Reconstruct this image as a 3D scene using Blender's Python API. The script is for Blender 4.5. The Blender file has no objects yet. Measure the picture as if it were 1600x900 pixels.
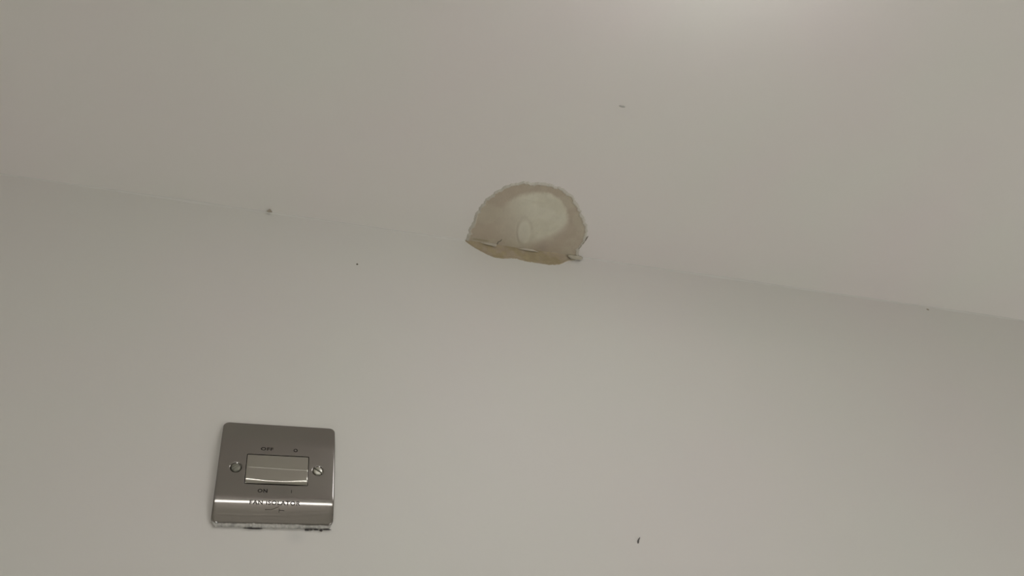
import bpy, bmesh, math, random
from mathutils import Vector, Matrix, noise

# ------------------------------------------------------------------ camera
C = bpy.context.scene.collection
PZ = 2.10                 # height of the switch plate centre above the floor
CZ = PZ + 0.2996          # ceiling height
sc = bpy.context.scene
cam_d = bpy.data.cameras.new('camera'); cam = bpy.data.objects.new('camera', cam_d); C.objects.link(cam)
yaw, pitch, roll = 0.445349132, 0.748268336, -0.188754310
fwd = Vector((math.sin(yaw)*math.cos(pitch), math.cos(yaw)*math.cos(pitch), math.sin(pitch)))
rt = Vector((math.cos(yaw), -math.sin(yaw), 0)); up = rt.cross(fwd)
r2 = math.cos(roll)*rt + math.sin(roll)*up; u2 = -math.sin(roll)*rt + math.cos(roll)*up
M = Matrix((r2, u2, -fwd)).transposed().to_4x4()
M.translation = Vector((-0.03729575, -0.55083546, PZ - 0.33174099))
cam.matrix_world = M
cam_d.sensor_width = 36; cam_d.lens = 1228.37153/1600*36; cam_d.clip_start = 0.01
sc.camera = cam

# ------------------------------------------------------------------ world, exposure, lamp strengths
w = bpy.data.worlds.new('world'); sc.world = w; w.use_nodes = True
w.node_tree.nodes['Background'].inputs[0].default_value = (1, .96, .9, 1)
w.node_tree.nodes['Background'].inputs[1].default_value = 0.02
sc.view_settings.view_transform = 'Standard'; sc.view_settings.look = 'None'
sc.view_settings.gamma = 1; sc.view_settings.use_curve_mapping = False
sc.view_settings.exposure = 0.0
DOME_STRENGTH = 6.6       # round ceiling lamp
STREAK_STRENGTH = 7.2     # long batten added for the streak on the plate
FILL_WINDOW_STRENGTH = 4.9     # glow of the unseen windows added to light the room

# ------------------------------------------------------------------ materials
def mat(name, col, rough=.5, metal=0.0, bump=0.0, bscale=400, var=0.0, vscale=5, emit=None, spec=.5, col2=None):
    m = bpy.data.materials.new(name); m.use_nodes = True
    nt = m.node_tree; b = nt.nodes['Principled BSDF']
    b.inputs['Roughness'].default_value = rough; b.inputs['Metallic'].default_value = metal
    b.inputs['Specular IOR Level'].default_value = spec
    tc = nt.nodes.new('ShaderNodeTexCoord')
    n = nt.nodes.new('ShaderNodeTexNoise'); n.inputs['Scale'].default_value = vscale; n.inputs['Detail'].default_value = 3
    nt.links.new(tc.outputs['Object'], n.inputs['Vector'])
    rp = nt.nodes.new('ShaderNodeValToRGB')
    c2 = col2 or tuple(c*(1-var) for c in col)
    rp.color_ramp.elements[0].position = .35; rp.color_ramp.elements[0].color = (*c2, 1)
    rp.color_ramp.elements[1].position = .65; rp.color_ramp.elements[1].color = (*col, 1)
    nt.links.new(n.outputs['Fac'], rp.inputs['Fac']); nt.links.new(rp.outputs['Color'], b.inputs['Base Color'])
    if bump:
        n2 = nt.nodes.new('ShaderNodeTexNoise'); n2.inputs['Scale'].default_value = bscale; n2.inputs['Detail'].default_value = 2
        nt.links.new(tc.outputs['Object'], n2.inputs['Vector'])
        bp = nt.nodes.new('ShaderNodeBump'); bp.inputs['Strength'].default_value = bump; bp.inputs['Distance'].default_value = .0004
        nt.links.new(n2.outputs['Fac'], bp.inputs['Height']); nt.links.new(bp.outputs['Normal'], b.inputs['Normal'])
    if emit:
        b.inputs['Emission Color'].default_value = (*emit[0], 1); b.inputs['Emission Strength'].default_value = emit[1]
    return m

def attr_mat(name, rough=.8, bump=.3, bscale=600):
    """bare plaster: the tone of each substance and a painted gap shadow come from the mesh attribute 'substance'"""
    m = bpy.data.materials.new(name); m.use_nodes = True
    nt = m.node_tree; b = nt.nodes['Principled BSDF']; b.inputs['Roughness'].default_value = rough
    b.inputs['Specular IOR Level'].default_value = .3
    a = nt.nodes.new('ShaderNodeAttribute'); a.attribute_name = 'substance'
    tc = nt.nodes.new('ShaderNodeTexCoord'); n = nt.nodes.new('ShaderNodeTexNoise')
    n.inputs['Scale'].default_value = 90; n.inputs['Detail'].default_value = 4
    nt.links.new(tc.outputs['Object'], n.inputs['Vector'])
    mr = nt.nodes.new('ShaderNodeMapRange'); mr.inputs['From Min'].default_value = .3; mr.inputs['From Max'].default_value = .7
    mr.inputs['To Min'].default_value = .965; mr.inputs['To Max'].default_value = 1.03
    nt.links.new(n.outputs['Fac'], mr.inputs['Value'])
    mx = nt.nodes.new('ShaderNodeVectorMath'); mx.operation = 'SCALE'
    nt.links.new(a.outputs['Color'], mx.inputs[0]); nt.links.new(mr.outputs['Result'], mx.inputs['Scale'])
    nt.links.new(mx.outputs['Vector'], b.inputs['Base Color'])
    n2 = nt.nodes.new('ShaderNodeTexNoise'); n2.inputs['Scale'].default_value = bscale
    nt.links.new(tc.outputs['Object'], n2.inputs['Vector'])
    bp = nt.nodes.new('ShaderNodeBump'); bp.inputs['Strength'].default_value = bump; bp.inputs['Distance'].default_value = .0003
    nt.links.new(n2.outputs['Fac'], bp.inputs['Height']); nt.links.new(bp.outputs['Normal'], b.inputs['Normal'])
    return m

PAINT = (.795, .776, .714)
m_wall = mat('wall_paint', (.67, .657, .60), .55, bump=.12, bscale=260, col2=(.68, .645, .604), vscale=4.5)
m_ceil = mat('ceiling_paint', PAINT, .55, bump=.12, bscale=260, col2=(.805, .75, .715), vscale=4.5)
m_bead = mat('caulk_paint', (.685, .664, .612), .5, var=.03, vscale=30)
m_floor = mat('floor_tile', (.74, .72, .68), .4, var=.08, vscale=8)
m_plate = mat('satin_nickel', (.285, .268, .25), .09, metal=1, var=.05, vscale=14)
m_rock = mat('polished_nickel', (.43, .415, .375), .12, metal=1, var=.05, vscale=30)
m_screw = mat('screw_steel', (.45, .44, .38), .3, metal=1, var=.15, vscale=200)
m_dark = mat('dark_gap', (.01, .009, .008), .8, var=.2)
m_ink = mat('engraved_ink', (.016, .014, .012), .7, var=.1, spec=.15)
m_res = mat('paint_residue', (.52, .50, .455), .6, var=.4, vscale=330, bump=.5, bscale=900)
m_gap_grime = mat('gap_grime', (.07, .06, .055), .8, var=.4, vscale=300)
m_flake = mat('paint_flake', (.62, .565, .47), .35, var=.08, vscale=100)
m_plaster = attr_mat('bare_plaster')
m_strip = attr_mat('bare_plaster_strip', rough=.7)
m_chip = mat('brown_chip', (.40, .35, .27), .8, var=.3, vscale=400)
m_speck = mat('dark_speck', (.16, .14, .10), .8, var=.2, vscale=400)
m_hair = mat('dark_fleck', (.12, .11, .10), .8, var=.2, vscale=400)
m_pale = mat('grey_fleck', (.50, .48, .44), .8, var=.1, vscale=400)
m_lampw = mat('lamp_white', (.85, .85, .83), .3, var=.02)
m_dome = mat('dome_diffuser', (.9, .9, .88), .4, var=.01, emit=((.985, .98, .995), DOME_STRENGTH))
m_fill_glass = mat('fill_glass', (.8, .82, .82), .4, var=.02, bump=.4, bscale=120, emit=((.97, .99, 1.0), FILL_WINDOW_STRENGTH))
m_batt = mat('streak_diffuser', (.9, .9, .88), .4, var=.01, emit=((1, .985, .955), STREAK_STRENGTH))

# a faint grey rub mark below the plate, part of the wall's paint
def rub_mark(m, centre, size, tone):
    nt = m.node_tree; b = nt.nodes['Principled BSDF']
    src = b.inputs['Base Color'].links[0].from_socket
    tc = nt.nodes.new('ShaderNodeTexCoord'); mp = nt.nodes.new('ShaderNodeMapping')
    mp.inputs['Location'].default_value = tuple(-c/s for c, s in zip(centre, size)); mp.inputs['Scale'].default_value = tuple(1/s for s in size)
    nt.links.new(tc.outputs['Object'], mp.inputs['Vector'])
    g = nt.nodes.new('ShaderNodeTexGradient'); g.gradient_type = 'SPHERICAL'; nt.links.new(mp.outputs[0], g.inputs['Vector'])
    f = nt.nodes.new('ShaderNodeMath'); f.operation = 'MULTIPLY'; f.inputs[1].default_value = .9; f.use_clamp = True
    nt.links.new(g.outputs['Fac'], f.inputs[0])
    mx = nt.nodes.new('ShaderNodeMixRGB'); mx.inputs[2].default_value = (*tone, 1)
    nt.links.new(f.outputs[0], mx.inputs[0]); nt.links.new(src, mx.inputs[1]); nt.links.new(mx.outputs[0], b.inputs['Base Color'])
rub_mark(m_wall, (.0165, 0, PZ-.0505), (.009, .02, .008), (.60, .585, .55))

# ------------------------------------------------------------------ helpers
def link(name, bm, m, parent=None, smooth=True, loc=None):
    me = bpy.data.meshes.new(name)
    bmesh.ops.recalc_face_normals(bm, faces=bm.faces)
    bm.to_mesh(me); bm.free()
    if smooth: me.polygons.foreach_set('use_smooth', [True]*len(me.polygons))
    me.materials.append(m)
    o = bpy.data.objects.new(name, me); C.objects.link(o)
    if parent: o.parent = parent
    if loc: o.location = loc
    return o
def thing(name, label, cat, loc, rot=(0, 0, 0)):
    o = bpy.data.objects.new(name, None); C.objects.link(o); o.location = loc; o.rotation_euler = rot
    o.empty_display_size = .02
    o['label'] = label; o['category'] = cat; return o
def box(bm, lo, hi):
    g = bmesh.ops.create_cube(bm, size=1)
    for v in g['verts']:
        v.co = Vector([lo[i] + (v.co[i]+.5)*(hi[i]-lo[i]) for i in range(3)])
    return g['verts']
def shell(name, lo, hi, m):
    bm = bmesh.new(); box(bm, lo, hi); o = link(name, bm, m, smooth=False); o['kind'] = 'structure'; return o
def grid_surface(cols, closed=False):
    """bmesh from a list of rows of points"""
    bm = bmesh.new(); rows = [[bm.verts.new(p) for p in r] for r in cols]
    for a, b in zip(rows, rows[1:]):
        n = len(a)
        for i in range(n if closed else n-1):
            j = (i+1) % n
            try: bm.faces.new((a[i], a[j], b[j], b[i]))
            except ValueError: pass
    return bm, rows
def sstep(a, b, x):
    t = max(0, min(1, (x-a)/(b-a))); return t*t*(3-2*t)
def fbm(x, y, s, seed=0):
    return noise.fractal(Vector((x*s, y*s, seed*7.3)), 1.0, 2.0, 4)

# ------------------------------------------------------------------ room shell
XL, XR, YB, T = -0.85, 2.0, -1.22, .1
shell('wall_back', (XL, 0, 0), (XR, T, CZ), m_wall)
shell('wall_left', (XL-T, YB-T, 0), (XL, T, CZ), m_wall)
shell('wall_right', (XR, YB-T, 0), (XR+T, T, CZ), m_wall)
WZ0, WZ1 = .45, 1.50
FILL_WINS = [(-.42, -.06), (1.05, 1.75)]  # unseen windows, added to light the wall and ceiling
bm = bmesh.new(); xs = [XL]+[x for ab in FILL_WINS for x in ab]+[XR]
for lo, hi in [((XL, YB-T, 0), (XR, YB, WZ0)), ((XL, YB-T, WZ1), (XR, YB, CZ))]+[((xs[i], YB-T, WZ0), (xs[i+1], YB, WZ1)) for i in range(0, len(xs), 2)]: box(bm, lo, hi)
link('wall_front', bm, m_wall, smooth=False)['kind'] = 'structure'
for k, (x0, x1) in enumerate(FILL_WINS):
    bm = bmesh.new()
    for lo, hi in (((x0, YB-.08, WZ0), (x1, YB-.02, WZ0+.05)), ((x0, YB-.08, WZ1-.05), (x1, YB-.02, WZ1)), ((x0, YB-.08, WZ0+.05), (x0+.05, YB-.02, WZ1-.05)),
                   ((x1-.05, YB-.08, WZ0+.05), (x1, YB-.02, WZ1-.05))): box(bm, lo, hi)
    wo = link('fill_window_%d' % (k+1), bm, m_lampw, smooth=False); wo['kind'] = 'structure'
    bm = bmesh.new(); box(bm, (x0+.05, YB-.056, WZ0+.05), (x1-.05, YB-.048, WZ1-.05)); link('fill_pane', bm, m_fill_glass, wo, smooth=False)
shell('floor', (XL-T, YB-T, -T), (XR+T, T, 0), m_floor)
shell('ceiling', (XL-T, YB-T, CZ), (XR+T, T, CZ+T), m_ceil)
for nm, lo, hi in (('baseboard_back', (XL, -.015, 0), (XR, 0, .1)), ('baseboard_front', (XL, YB, 0), (XR, YB+.015, .1)),
                   ('baseboard_left', (XL, YB+.015, 0), (XL+.015, -.015, .1)), ('baseboard_right', (XR-.015, YB+.015, 0), (XR, -.015, .1))):
    shell(nm, lo, hi, m_lampw)

# painted filler bead softening the wall/ceiling corner, interrupted by the damaged patch
def bead(name, x0, x1):
    rows = []; n = int((x1-x0)/.004)
    for i in range(n+1):
        x = x0+(x1-x0)*i/n
        r = max(.0009, .0015 + .0011*fbm(x, 0, 7, 3) + .0004*fbm(x, 0, 60, 4))
        # concave fillet between (0,-r) on the wall and (-r,0) on the ceiling
        arc = [Vector((x, 0, CZ))] + [Vector((x, -r+r*math.sin(t), CZ-r+r*math.cos(t))) for t in [math.pi/2*k/8 for k in range(9)]]
        rows.append(arc)
    bm, rr = grid_surface(rows, closed=True)
    bm.faces.new(rr[0]); bm.faces.new(rr[-1][::-1])
    o = link(name, bm, m_bead); o['kind'] = 'structure'; return o
bead('trim_1', XL, .1806)
bead('trim_2', .3185, XR)

# ------------------------------------------------------------------ lamps out of view: the dome, and a batten added for the plate's streak
def lathe(prof, n=64):
    bm, rows = grid_surface([[Vector((r*math.cos(2*math.pi*i/n), r*math.sin(2*math.pi*i/n), z)) for i in range(n)] for r, z in prof], closed=True)
    bm.faces.new(rows[0]); bm.faces.new(rows[-1]); return bm
cl = thing('ceiling_light', 'round white dome ceiling light with glowing diffuser, fixed on the ceiling', 'ceiling light', (.29, -.49, CZ))
link('base', lathe([(.125, 0), (.125, -.018), (.118, -.02)]), m_lampw, cl)
link('diffuser', lathe([(.117, -.0205)] + [(.117*math.cos(a), -.022-.05*math.sin(a)) for a in [math.pi/2*k/12 for k in range(12)]]), m_dome, cl)
bl = thing('streak_batten', 'long white batten light with straight diffuser, added out of view for the streak on the switch plate', 'ceiling light', (.04, -1.0, CZ))
bm = bmesh.new(); v = box(bm, (-.23, -.03, -.03), (.23, .03, 0))
link('housing', bm, m_lampw, bl, smooth=False)
prof = [(.027*math.cos(math.pi*k/14), -.031-.027*math.sin(math.pi*k/14)) for k in range(15)]
bm, rows = grid_surface([[Vector((x, y, z)) for y, z in prof] for x in [-.22+.44*i/10 for i in range(11)]], closed=True)
bm.faces.new(rows[0]); bm.faces.new(rows[-1]); link('diffuser', bm, m_batt, bl)

# ------------------------------------------------------------------ fan isolator switch (local units: mm; X right, Z up, front towards -Y)
MM = .001
sw = thing('fan_isolator_switch', 'square brushed metal switch plate reading FAN ISOLATOR on the cream wall', 'switch', (0, 0, PZ))
H = 43.0; RC = 4.6
def out_rr(px, pz, h=H, rc=RC):
    """distance inside a rounded square"""
    qx, qz = abs(px)-(h-rc), abs(pz)-(h-rc)
    return rc - (math.hypot(max(qx, 0), max(qz, 0)) + min(max(qx, qz), 0))
def tilt_drop(a):                       # gentle pillow towards the top and bottom edges
    a = abs(a); s0, s1, tm = 20.0, 34.0, math.radians(12.5)
    if a < s0: return 0
    k = tm/(s1-s0)
    if a < s1: return k*(a-s0)**2/2
    return k*(s1-s0)**2/2 + tm*(a-s1)
SC = [(-30.15, .6), (30.15, .6)]
def plate_y(x, z):
    d = out_rr(x, z)
    y = 6.0 - tilt_drop(z)
    ds = H-abs(x)
    y -= .14*(1-min(ds, 3.0)/3.0)**2     # narrow turn-down at left and right edges
    y += .028*math.exp(-((z+36.8+.0012*(x+8)**2*(-1 if x > 0 else .3))/.5)**2)   # crease added to catch a dim second reflection near the lower edge
    R = 1.1
    if d < R: y -= R - math.sqrt(max(0, R*R-(R-d)**2))
    for sx, sz in SC:
        r = math.hypot(x-sx, z-sz)
        if r < 4.5: y -= 1.3*(1-max(0, (r-2.6)/1.9)) if r > 2.6 else 1.3
    return y
NA = 720
def rect_pt(a, hx, hz, rc, cx=0, cz=0):
    """point on a rounded rectangle in direction a (param by square angle)"""
    c, s = math.cos(a), math.sin(a)
    k = min(hx/abs(c) if abs(c) > 1e-9 else 1e9, hz/abs(s) if abs(s) > 1e-9 else 1e9)
    x, z = c*k, s*k
    ix, iz = hx-rc, hz-rc
    if abs(x) > ix and abs(z) > iz:
        qx, qz = x-math.copysign(ix, x), z-math.copysign(iz, z); l = math.hypot(qx, qz)
        x, z = math.copysign(ix, x)+qx/l*rc, math.copysign(iz, z)+qz/l*rc
    return x+cx, z+cz
RX, RZ, RCX, RCZ = 23.05, 12.85, -.1, 0.0
ts = [i/74*.93 for i in range(75)] + [.93+.07*(i/26) for i in range(1, 27)]
rows = []
angs = []
for i in range(NA):
    angs.append(2*math.pi*i/NA)
inner = [rect_pt(a, RX, RZ, .8, RCX, RCZ) for a in angs]
outer = [rect_pt(a, H, H, RC) for a in angs]
rows.append([Vector((x, -2.0, z))*MM for x, z in inner])
rows.append([Vector((x, -(plate_y(x, z)-.35), z))*MM for x, z in inner])
for t in ts:
    r = []
    for (ax, az), (bx, bz) in zip(inner, outer):
        t2 = t if t > 0 else .004
        x, z = ax+(bx-ax)*t2, az+(bz-az)*t2
        r.append(Vector((x, -plate_y(x, z), z))*MM)
    rows.append(r)
rows.append([Vector((x, -.02, z))*MM for x, z in outer])
bm, rr = grid_surface(rows, closed=True)
link('plate', bm, m_plate, sw)
bm = bmesh.new(); box(bm, Vector((-25, -2.6, -15))*MM, Vector((25, -.3, 15))*MM)
link('recess_back', bm, m_dark, sw, smooth=False)

# rocker: a shallow two-plane paddle with a soft ridge, rolled bottom edge and dished lower half
bm = bmesh.new()
def rocker_y(u, z):                     # u -1..1 across, z in mm
    y = 6.5 + .9*(1-sstep(-12, 12.5, z))
    m = .9-.5*u
    y += .035*max(0, z-m)*-1                            # upper half leans back a little
    y += .17*math.exp(-((z-m)/.8)**2)                   # ridge line
    lo = -12.45
    edge = 3.0 + 4.6*abs(u)**1.8                        # the roll is deeper towards the ends
    dz = z-lo
    if dz < edge: y -= (.6-.24*abs(u))*edge/2.5*(1-dz/edge)**2.5
    if dz < .35: y -= .35-math.sqrt(max(0, .1225-(.35-dz)**2))
    dt = 12.45-z
    if dt < .7: y -= .7-math.sqrt(max(0, .49-(.7-dt)**2))
    dx = 22.75*(1-abs(u))
    if dx < .6: y -= (.6-math.sqrt(max(0, .36-(.6-dx)**2)))
    return y
us = [-1, -.998, -.994, -.988, -.98, -.97]+[-.95+1.9*i/60 for i in range(61)]+[.97, .98, .988, .994, .998, 1]
zs = sorted([-12.45+.08*i for i in range(45)]+[-8.8+.25*i for i in range(82)]+[11.75+.07*i for i in range(11)])
rows = [[Vector((RCX+22.75*u, -rocker_y(u, z), z+RCZ))*MM for z in zs] for u in us]
bm, rr = grid_surface(rows)
be = [e for e in bm.edges if e.is_boundary]
ex = bmesh.ops.extrude_edge_only(bm, edges=be)
for vv in ex['geom']:
    if isinstance(vv, bmesh.types.BMVert): vv.co.y = -2.7*MM
rk = link('rocker', bm, m_rock, sw)

# screws with a slot
def screw(cx, cz, ang, m):
    n = 56; R = 3.45; pts = []
    for i in range(n+1):
        r = []
        for j in range(n+1):
            x, z = -R+2*R*i/n, -R+2*R*j/n; l = math.hypot(x, z)
            if l > R: x, z = x/l*R, z/l*R; l = R
            y = 6.75 - .35*(l/R)**2
            if l > R-.5: y -= .5*((l-(R-.5))/.5)**2
            y -= (1.1 if m is m_screw else .5)*(1-sstep(.38, .52, abs(z)))
            ca, sa = math.cos(ang), math.sin(ang)
            r.append(Vector((cx+ca*x-sa*z, -y, cz+sa*x+ca*z))*MM)
        pts.append(r)
    bm, rr = grid_surface(pts)
    bmesh.ops.remove_doubles(bm, verts=bm.verts, dist=1e-6)
    be = [e for e in bm.edges if e.is_boundary]
    ex = bmesh.ops.extrude_edge_only(bm, edges=be)
    for vv in ex['geom']:
        if isinstance(vv, bmesh.types.BMVert): vv.co.y = -4.5*MM
    s = link('screw', bm, m, sw)
    # thin dark line of the slot's floor
    bm = bmesh.new(); box(bm, (-3.2*MM, -.05*MM, -.34*MM), (3.2*MM, 0, .34*MM))
    bmesh.ops.rotate(bm, verts=bm.verts, cent=(0, 0, 0), matrix=Matrix.Rotation(-ang, 3, 'Y'))
    bmesh.ops.translate(bm, verts=bm.verts, vec=Vector((cx, -5.80 if m is m_screw else -5.6, cz))*MM)
    link('slot', bm, m_dark if m is m_screw else m_gap_grime, s, smooth=False)
m_oldscrew = mat('painted_screw', (.23, .225, .185), .5, metal=.7, var=.15, vscale=200)
screw(SC[0][0], SC[0][1], math.radians(38), m_oldscrew)
screw(SC[1][0], SC[1][1], math.radians(-36), m_screw)

# engraved lettering
def lettering(name, body, xc, zc, width, height):
    cu = bpy.data.curves.new(name, 'FONT'); cu.body = body; cu.size = 1; cu.offset = .026; cu.extrude = 0.0; cu.resolution_u = 6
    cu.space_character = 1.12
    tmp = bpy.data.objects.new('tmp', cu); C.objects.link(tmp)
    dg = bpy.context.evaluated_depsgraph_get()
    me = bpy.data.meshes.new_from_object(tmp.evaluated_get(dg))
    bpy.data.objects.remove(tmp)
    xs = [v.co.x for v in me.vertices]; ys = [v.co.y for v in me.vertices]
    x0, x1, y0, y1 = min(xs), max(xs), min(ys), max(ys)
    bm = bmesh.new(); bm.from_mesh(me)
    bmesh.ops.triangulate(bm, faces=bm.faces)
    bmesh.ops.subdivide_edges(bm, edges=[e for e in bm.edges if e.calc_length() > .25], cuts=2)
    for v in bm.verts:
        x = xc + ((v.co.x-x0)/(x1-x0)-.5)*width; z = zc + ((v.co.y-y0)/(y1-y0)-.5)*height
        v.co = Vector((x, -(plate_y(x, z)+.05), z))*MM
    o = link(name, bm, m_ink, sw, smooth=False)
    return o
lettering('off_lettering', 'OFF', -8.9, 17.9, 9.3, 2.7)
lettering('zero_marking', 'O', 12.5, 17.8, 3.1, 2.9)
lettering('on_lettering', 'ON', -9.6, -18.2, 7.0, 2.9)
bm = bmesh.new(); box(bm, (11.05*MM, -6.06*MM, -19.3*MM), (11.4*MM, -5.9*MM, -16.7*MM)); link('one_marking', bm, m_ink, sw, smooth=False)
lettering('name_lettering', 'FAN ISOLATOR', .1, -27.5, 36.0, 3.1)
def stroke(bm, p, q, wd=.32):
    n = 6; d = Vector((q[0]-p[0], q[1]-p[1])).normalized(); nx, nz = -d.y*wd/2, d.x*wd/2
    a = []
    for i in range(n+1):
        x, z = p[0]+(q[0]-p[0])*i/n, p[1]+(q[1]-p[1])*i/n
        a.append([Vector((x+s*nx, -(plate_y(x+s*nx, z+s*nz)+.06), z+s*nz))*MM for s in (-1, 1)])
    rows = [[bm.verts.new(v) for v in r] for r in a]
    for r, s in zip(rows, rows[1:]): bm.faces.new((r[0], r[1], s[1], s[0]))
bm = bmesh.new()
stroke(bm, (-6.7, -32.7), (-2.0, -32.6)); stroke(bm, (-2.1, -32.6), (3.2, -30.3))
stroke(bm, (3.3, -31.5), (3.3, -34.6), .36); stroke(bm, (3.3, -32.9), (7.0, -33.1))
link('switch_symbol', bm, m_ink, sw, smooth=False)

# smeared paint and filler along the plate's bottom edge
rows = []; n = 340
for i in range(n+1):
    x = -42.6+84.4*i/n; u = i/n
    bend = 3.2*max(0, (abs(x)-39)/3.8)**2                # follows the rounded corners
    e = min(1, i/6, (n-i)/6)
    th = (1.75+.45*fbm(x, 0, .16, 5)+.25*fbm(x, 0, .7, 6) - .35*sstep(.7, .85, u))*(.35+.65*e)
    zc = -43.7+bend
    ring = []
    for k in range(12):
        a = 2*math.pi*k/12
        rr_ = th*(1+.10*fbm(x, k, .9, 8))
        ring.append(Vector((x, -max(.02, 1.35+math.sin(a)*rr_*.75), zc+math.cos(a)*rr_*.95))*MM)
    rows.append(ring)
bm, rr = grid_surface(rows, closed=True); bm.faces.new(rr[0]); bm.faces.new(rr[-1])
link('paint_residue', bm, m_res, sw)['label'] = 'pale smeared paint along the bottom edge'
def blob_bm(cx, cy, cz, rx, ry, rz, seed=0, amp=.25):
    bm = bmesh.new(); bmesh.ops.create_icosphere(bm, subdivisions=3, radius=1)
    for v in bm.verts:
        k = 1+amp*noise.noise(v.co*1.7+Vector((seed*3.1, 0, 0)))
        v.co = Vector((cx+v.co.x*rx*k, cy+v.co.y*ry*k, cz+v.co.z*rz*k))
    return bm
for i, (x, rx, rz, z) in enumerate([(24.6, 1.7, .55, -45.9), (27.2, 1.3, .45, -45.7), (34.4, 1.1, .8, -46.1), (30.7, 1.9, .32, -45.6), (38.6, 2.9, .30, -45.3), (-13.0, 6.0, .15, -45.8)]):  # dark blobs stand for shaded gaps beneath, plus a grime line at left
    link('gap_grime_spot', blob_bm(x*MM, -.9*MM, z*MM, rx*MM, .8*MM, rz*MM, i, .5), m_gap_grime, sw)

# ------------------------------------------------------------------ damaged patch in the corner between wall and ceiling
pa = thing('damaged_patch', 'brownish half-round patch of bare plaster with torn paint edge where ceiling meets wall', 'plaster patch', (.245, 0, CZ))
OX = 245.0
out = [(180.8, 0.0), (180.4, -10.0), (180.8, -19.9), (181.6, -28.1), (180.1, -37.2), (181.6, -46.1), (184.4, -56.0), (187.6, -64.9), (193.4, -74.0),
       (199.4, -80.6), (206.3, -85.5), (215.0, -90.2), (227.3, -93.2), (240.0, -95.3), (247.4, -94.2), (255.0, -92.0), (263.4, -91.2), (272.2, -86.8), (278.9, -80.6),
       (286.0, -74.3), (292.5, -67.2), (300.8, -57.3), (307.9, -47.3), (312.9, -38.2), (315.0, -30.2), (314.1, -22.4), (312.6, -12.8), (315.5, -4.0), (316.8, 0.0)]
def resample(P, n):
    L = [0]
    for a, b in zip(P, P[1:]): L.append(L[-1]+math.dist(a, b))
    o = []; k = 0
    for i in range(n+1):
        t = L[-1]*i/n
        while k < len(P)-2 and L[k+1] < t: k += 1
        f = (t-L[k])/(L[k+1]-L[k]); o.append((P[k][0]+(P[k+1][0]-P[k][0])*f, P[k][1]+(P[k+1][1]-P[k][1])*f))
    return o
def smooth_poly(P, it):
    for _ in range(it):
        P = [P[0]]+[((a[0]+2*b[0]+c[0])/4, (a[1]+2*b[1]+c[1])/4) for a, b, c in zip(P, P[1:], P[2:])]+[P[-1]]
    return P
NO = 420
po = smooth_poly(resample(out, NO), 22)
# ragged chipped edge
rag = []
for i, (x, y) in enumerate(po):
    e = min(1, i/12, (NO-i)/12)
    a, b = po[max(0, i-1)], po[min(NO, i+1)]
    tx, ty = b[0]-a[0], b[1]-a[1]; l = math.hypot(tx, ty) or 1
    k = e*(1.3*fbm(x, y, .11, 1)+.9*fbm(x, y, .35, 2))
    rag.append((x - ty/l*k, min(0, y + tx/l*k)))
po = rag
CX0, CY0 = 247.0, 0.0
def in_disc(x, y):
    """1 inside the paler filler disc, 0 on the brown ring around it"""
    cx, cy = 243.5, -40.0
    dx, dy = (x-cx), (y-cy)
    rx = 41.0 if dx > 0 else 41.0
    ry = 42.5 if dy < 0 else 46.0
    a = math.hypot(dx/rx, dy/ry) + .05*fbm(x, y, .05, 3)+.02*fbm(x, y, .3, 3)
    soft = .06 + .24*sstep(-66, -25, y) + (.05 if dx < 0 else 0)
    m = 1-sstep(1-soft, 1+soft*.6, a)
    # brown wedge low on the right, brown veil low on the left
    m *= 1-.85*sstep(0, 14, (x-262)*.62+(y+26)*.75)
    m *= 1-.75*sstep(-26, 12, -(x-226)*.75+(y+30)*.5)
    return m
def ell(x, y):
    """the small pale oval dab"""
    # slanted a little to the right as it comes to the wall
    u = (x-(240.5+.28*(y+26)))/8.2; v = (y+25)/17.5
    return math.hypot(u, v)
P0, DISC, RING, RIM, OLIVE = PAINT, (.70, .665, .54), (.50, .425, .33), (.575, .54, .465), (.60, .56, .43)
def mix(a, b, t): return tuple(p+(q-p)*t for p, q in zip(a, b))
rows = []; cols = []
NR = 110
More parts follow.
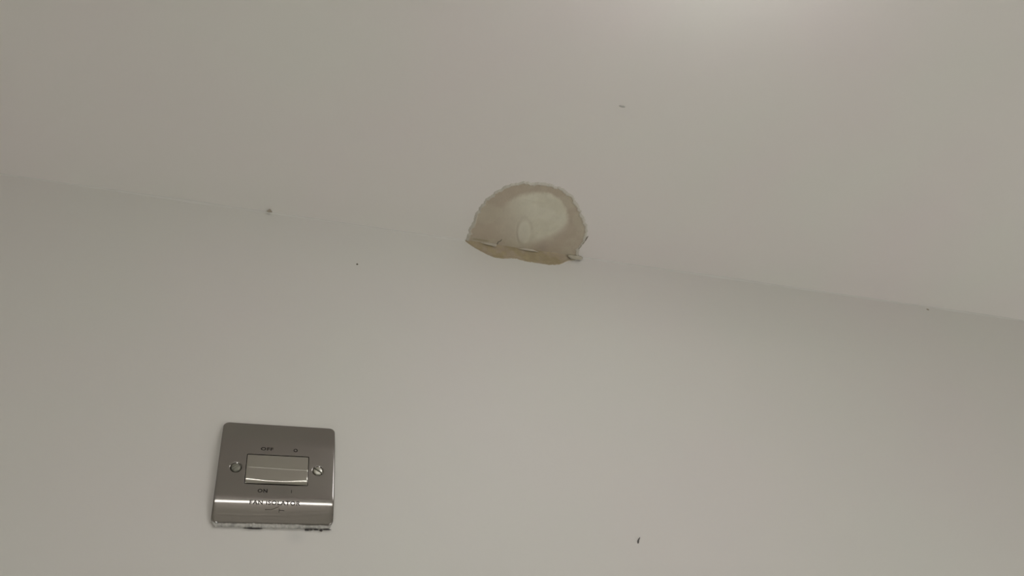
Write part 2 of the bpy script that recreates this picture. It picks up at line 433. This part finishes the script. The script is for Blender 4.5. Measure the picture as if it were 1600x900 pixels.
for r in range(NR+1):
    f = (r/NR)
    f = 1-(1-f)**1.25 if f < 1 else 1
    row = []; cr = []
    for i, (x, y) in enumerate(po):
        px, py = CX0+(x-CX0)*f, CY0+(y-CY0)*f
        # distance to the torn edge, along the ray
        dd = math.dist((px, py), (x, y)) if True else 0
        rimw = 3.9+1.4*fbm(x, y, .12, 9)+1.2*fbm(x, y, .5, 10)+1.6*0+1.2*sstep(-50, 0, y)*(1 if x > 250 else .4)
        onside = sstep(-1.5, -6, y)
        d = in_disc(px, py); e = ell(px, py)
        h = .45 + .55*d
        ea = .25+.75*sstep(-.15, .25, fbm(px, py, .045, 14)+(.2 if px < 238 else 0)-(.12 if py < -38 else 0))
        h += .35*(1-sstep(.7, 1.1, e)) - .24*ea*math.exp(-((e-1.12)/.16)**2)
        h += .10*fbm(px, py, .12, 11)+.05*fbm(px, py, .5, 12)
        lip = (1.15+.35*fbm(x, y, .2, 13))
        if dd < rimw:
            t = dd/rimw
            h = h*sstep(.55, 1, t) + lip*math.sin(min(1, t*1.25)*math.pi*.5+.0)*(1-sstep(.62, 1, t))
        # faint creases
        h += .28*math.exp(-((py+70.5+.0016*(px-236)**2)/.7)**2)*(1-sstep(9, 16, abs(px-236)))
        if r == NR: h = .0
        c = mix(RING, DISC, d)
        c = mix(c, OLIVE, .35*sstep(.1, .5, fbm(px, py, .04, 15)+.15))
        c = mix(c, (.50, .45, .36), .30*ea*math.exp(-((e-1.14)/.2)**2))
        c = mix(c, mix(DISC, P0, .15), .55*(1-sstep(.75, 1.0, e)))
        rm = 1-sstep(rimw*.55, rimw*1.0, dd+.5*fbm(px, py, .4, 16))
        c = mix(c, RIM, rm)
        # painted shadow of the gap at the left by the wall, and the notch
        c = mix(c, (.36, .31, .21), .8*math.exp(-((py+4.6)/1.5)**2)*sstep(186, 190, px)*(1-sstep(203, 209, px)))
        c = mix(c, (.40, .32, .27), .45*math.exp(-((px-270)/6)**2-((py+8)/5)**2))
        row.append(Vector((px-OX, py, -h))*MM); cr.append(c)
    rows.append(row); cols.append(cr)
bm = bmesh.new()
cl_ = bm.verts.layers.float_color.new('substance')
vr = []
for row, cr in zip(rows[1:], cols[1:]):
    a = []
    for p, c in zip(row, cr):
        v = bm.verts.new(p); v[cl_] = (*c, 1); a.append(v)
    vr.append(a)
v0 = bm.verts.new(Vector((CX0-OX, CY0, -.5))*MM); v0[cl_] = (*cols[0][0], 1)
for a, b in zip(vr, vr[1:]):
    for i in range(NO): bm.faces.new((a[i], a[i+1], b[i+1], b[i]))
for i in range(NO): bm.faces.new((v0, vr[0][i], vr[0][i+1]))
for f in bm.faces: f.normal_update()
o = link('ceiling_plaster', bm, m_plaster, pa)

# strip of bare plaster that runs down onto the wall
low = [(180.6, -0.6), (186.4, -6.6), (194.1, -11.9), (204.4, -18.4), (213.8, -21.1), (222.2, -21.0), (228.1, -19.2), (236.8, -17.8), (247.9, -20.1),
       (262.2, -20.4), (276.7, -20.4), (288.9, -17.8), (295.7, -13.2), (302.6, -9.0), (309.0, -7.4), (315.0, -4.0), (317.6, 0.0)]
NL = 300
pl = smooth_poly(resample(low, NL), 10)
bm = bmesh.new(); cl_ = bm.verts.layers.float_color.new('substance'); vr = []
NV = 34
for j in range(NV+1):
    a = []
    for i, (x, z) in enumerate(pl):
        e = min(1, i/10, (NL-i)/10)
        zz = z + e*(.5*fbm(x, 0, .25, 21)+.3*fbm(x, 0, .8, 22))
        t = j/NV; pz = min(0, zz)*t
        dd = (1-t)*abs(zz)
        y = .55+.2*fbm(x, pz, .1, 23)+.08*fbm(x, pz, .5, 24)
        y += .5*math.exp(-((dd-.9)/.6)**2)
        if dd < .5: y *= dd/.5
        if j == NV: y = 0
        # thickening where it meets the ceiling plaster
        y += .9*math.exp(-((pz)/1.4)**2)*e
        c = mix((.375, .31, .195), (.42, .345, .25), sstep(-.2, .3, fbm(x, pz, .05, 25)))
        c = mix(c, (.44, .365, .225), .5*sstep(0, .4, fbm(x, pz, .15, 26)))
        c = mix(c, (.50, .44, .34), .6*sstep(292, 304, x))
        c = mix(c, (.32, .27, .17), .35*math.exp(-((dd-1.2)/.8)**2))
        v = bm.verts.new(Vector((x-OX, -y, pz))*MM); v[cl_] = (*c, 1); a.append(v)
    vr.append(a)
for a, b in zip(vr, vr[1:]):
    for i in range(NL): bm.faces.new((a[i], a[i+1], b[i+1], b[i]))
bmesh.ops.remove_doubles(bm, verts=bm.verts, dist=1e-7)
link('wall_plaster', bm, m_strip, pa)['label'] = 'darker brown crescent running down onto the wall'

# curled flakes of paint along the corner
def flake(name, pts, y0, curl, m, th=.35):
    """a thin curled sheet: pts (x, z) outline on the wall plane, standing y0 mm off it"""
    bm = bmesh.new()
    cx = sum(p[0] for p in pts)/len(pts); cz = sum(p[1] for p in pts)/len(pts)
    n = len(pts)
    def P(p, f, s):
        x, z = cx+(p[0]-cx)*f, cz+(p[1]-cz)*f
        return Vector((x-OX, -(y0+curl*f*f*(1 if z < cz else .3)+s), z))*MM
    for s in (0, th):
        c = bm.verts.new(P((cx, cz), 0, s)); prev = None
        for f in (.35, .7, 1):
            rg = [bm.verts.new(P(p, f, s)) for p in pts]
            for i in range(n):
                j = (i+1) % n
                if prev is None: bm.faces.new((c, rg[i], rg[j]))
                else: bm.faces.new((prev[i], rg[i], rg[j], prev[j]))
            prev = rg
        if s == 0: first = prev
    for i in range(n):
        j = (i+1) % n; bm.faces.new((first[i], first[j], prev[j], prev[i]))
    o = link(name, bm, m, pa)
    return o
flake('paint_flake', [(196.5, -1.6), (200.0, -.9), (204, -.3), (209, -.4), (213, -.2), (216.5, -.6), (216.0, -2.6), (215.0, -4.6), (212.8, -5.3), (210, -4.3), (206.5, -3.9), (203, -3.2), (199.6, -2.5)], 1.5, .5, m_flake)
flake('paint_flake', [(240.5, -3.0), (244, -2.0), (248, -.9), (252, -.2), (256, .4), (259, -.7), (262, -2.2), (266, -4.0), (260, -3.7), (254, -3.9), (248, -3.6)], 1.5, .35, m_flake)
m_tab = mat('curl_paint', (.60, .56, .45), .25, var=.2, vscale=120)
flake('paint_curl', [(301, -1.6), (307, -.8), (313, -.6), (319.0, -.5), (320.6, -2.6), (319.5, -5.6), (316, -8.0), (310.5, -8.9), (304, -8.4), (301.5, -6.0)], 1.6, 1.4, m_tab)
# thin dark crack between torn edge and ceiling, low on the right
bm = bmesh.new(); cr = [(316.0, -33.0), (315.6, -29.0), (315.2, -25.0), (313.8, -20.5), (312.9, -16.0), (312.3, -12.0)]
cr = smooth_poly(resample(cr, 40), 3); a = []
for i, (x, y) in enumerate(cr):
    wd = (.55+.5*fbm(x, y, .35, 31))*min(1, i/6, (40-i)/4)+.05
    a.append([Vector((x-OX-.9+dx, y, -zz))*MM for dx, zz in ((-wd, .05), (-wd*.6, .9), (wd*.6, .9), (wd, .05))])
bm, rr = grid_surface(a, closed=True); bm.faces.new(rr[0]); bm.faces.new(rr[-1])
m_crack = mat('crack_dark', (.30, .275, .22), .8, var=.35, vscale=250)  # one dark tone for both crack strips
link('crack', bm, m_crack, pa)
bm = bmesh.new(); a = []
for i, (x, z) in enumerate(smooth_poly(resample([(219.8, -10.5), (219.0, -7.2), (216.8, -5.6), (217.2, -3.4), (216.2, -1.6)], 30), 2)):
    wd = .55*min(1, (i+1)/5, (31-i)/5)+.05
    a.append([Vector((x-OX+dx, z, -h))*MM for dx, h in ((-wd, .3), (-wd*.5, 1.25), (wd*.5, 1.25), (wd, .3))])
bm, rr = grid_surface(a, closed=True); bm.faces.new(rr[0]); bm.faces.new(rr[-1])
link('crack', bm, m_crack, pa)

# ------------------------------------------------------------------ small marks
def tag(o, label, cat, group=None):
    o['label'] = label; o['category'] = cat
    if group: o['group'] = group
# triangular chip on the wall just under the ceiling, left of the patch
bm = bmesh.new()
bm = blob_bm(0, 0, 0, 2.1*MM, .9*MM, 2.4*MM, 3, .5)
for v in bm.verts:
    k = (v.co.z/(2.4*MM)+1)/2
    v.co.x = v.co.x*(1.35-.95*k)
tag(link('paint_chip', bm, m_chip, loc=(-.0262, -.0042, CZ-.0018)), 'small triangular brown chip in the corner between wall and ceiling', 'chip')
tag(link('dark_speck', blob_bm(0, 0, 0, .9*MM, .6*MM, 1.0*MM, 4), m_speck, loc=(.0622, -.0003, PZ+.2408)), 'tiny dark speck on the wall between the switch plate and the chip in the corner', 'speck')
bm = blob_bm(0, 0, 0, .75*MM, .5*MM, 3.0*MM, 5, .3)
for v in bm.verts: v.co.x += .55*v.co.z+ (v.co.z/MM)**2*.08*MM; v.co.x *= 1.0; v.co.y *= (1.2-.2*v.co.z/(3*MM))
tag(link('dark_fleck', bm, m_hair, loc=(.2972, -.0003, PZ-.0489)), 'short dark slanting fleck low on the wall, right of the switch plate', 'fleck')
tag(link('grey_fleck', blob_bm(0, 0, 0, 3.4*MM, 1.0*MM, .4*MM, 6, .3), m_pale, loc=(.2832, -.1998, CZ-.0002)), 'faint grey dash on the ceiling above the damaged patch', 'fleck')
tag(link('pale_speck', blob_bm(0, 0, 0, 2.0*MM, .5*MM, 1.3*MM, 7, .4), m_chip, loc=(.8323, -.0003, PZ+.2940)), 'faint brown speck just under the ceiling at the far right of the wall', 'speck')
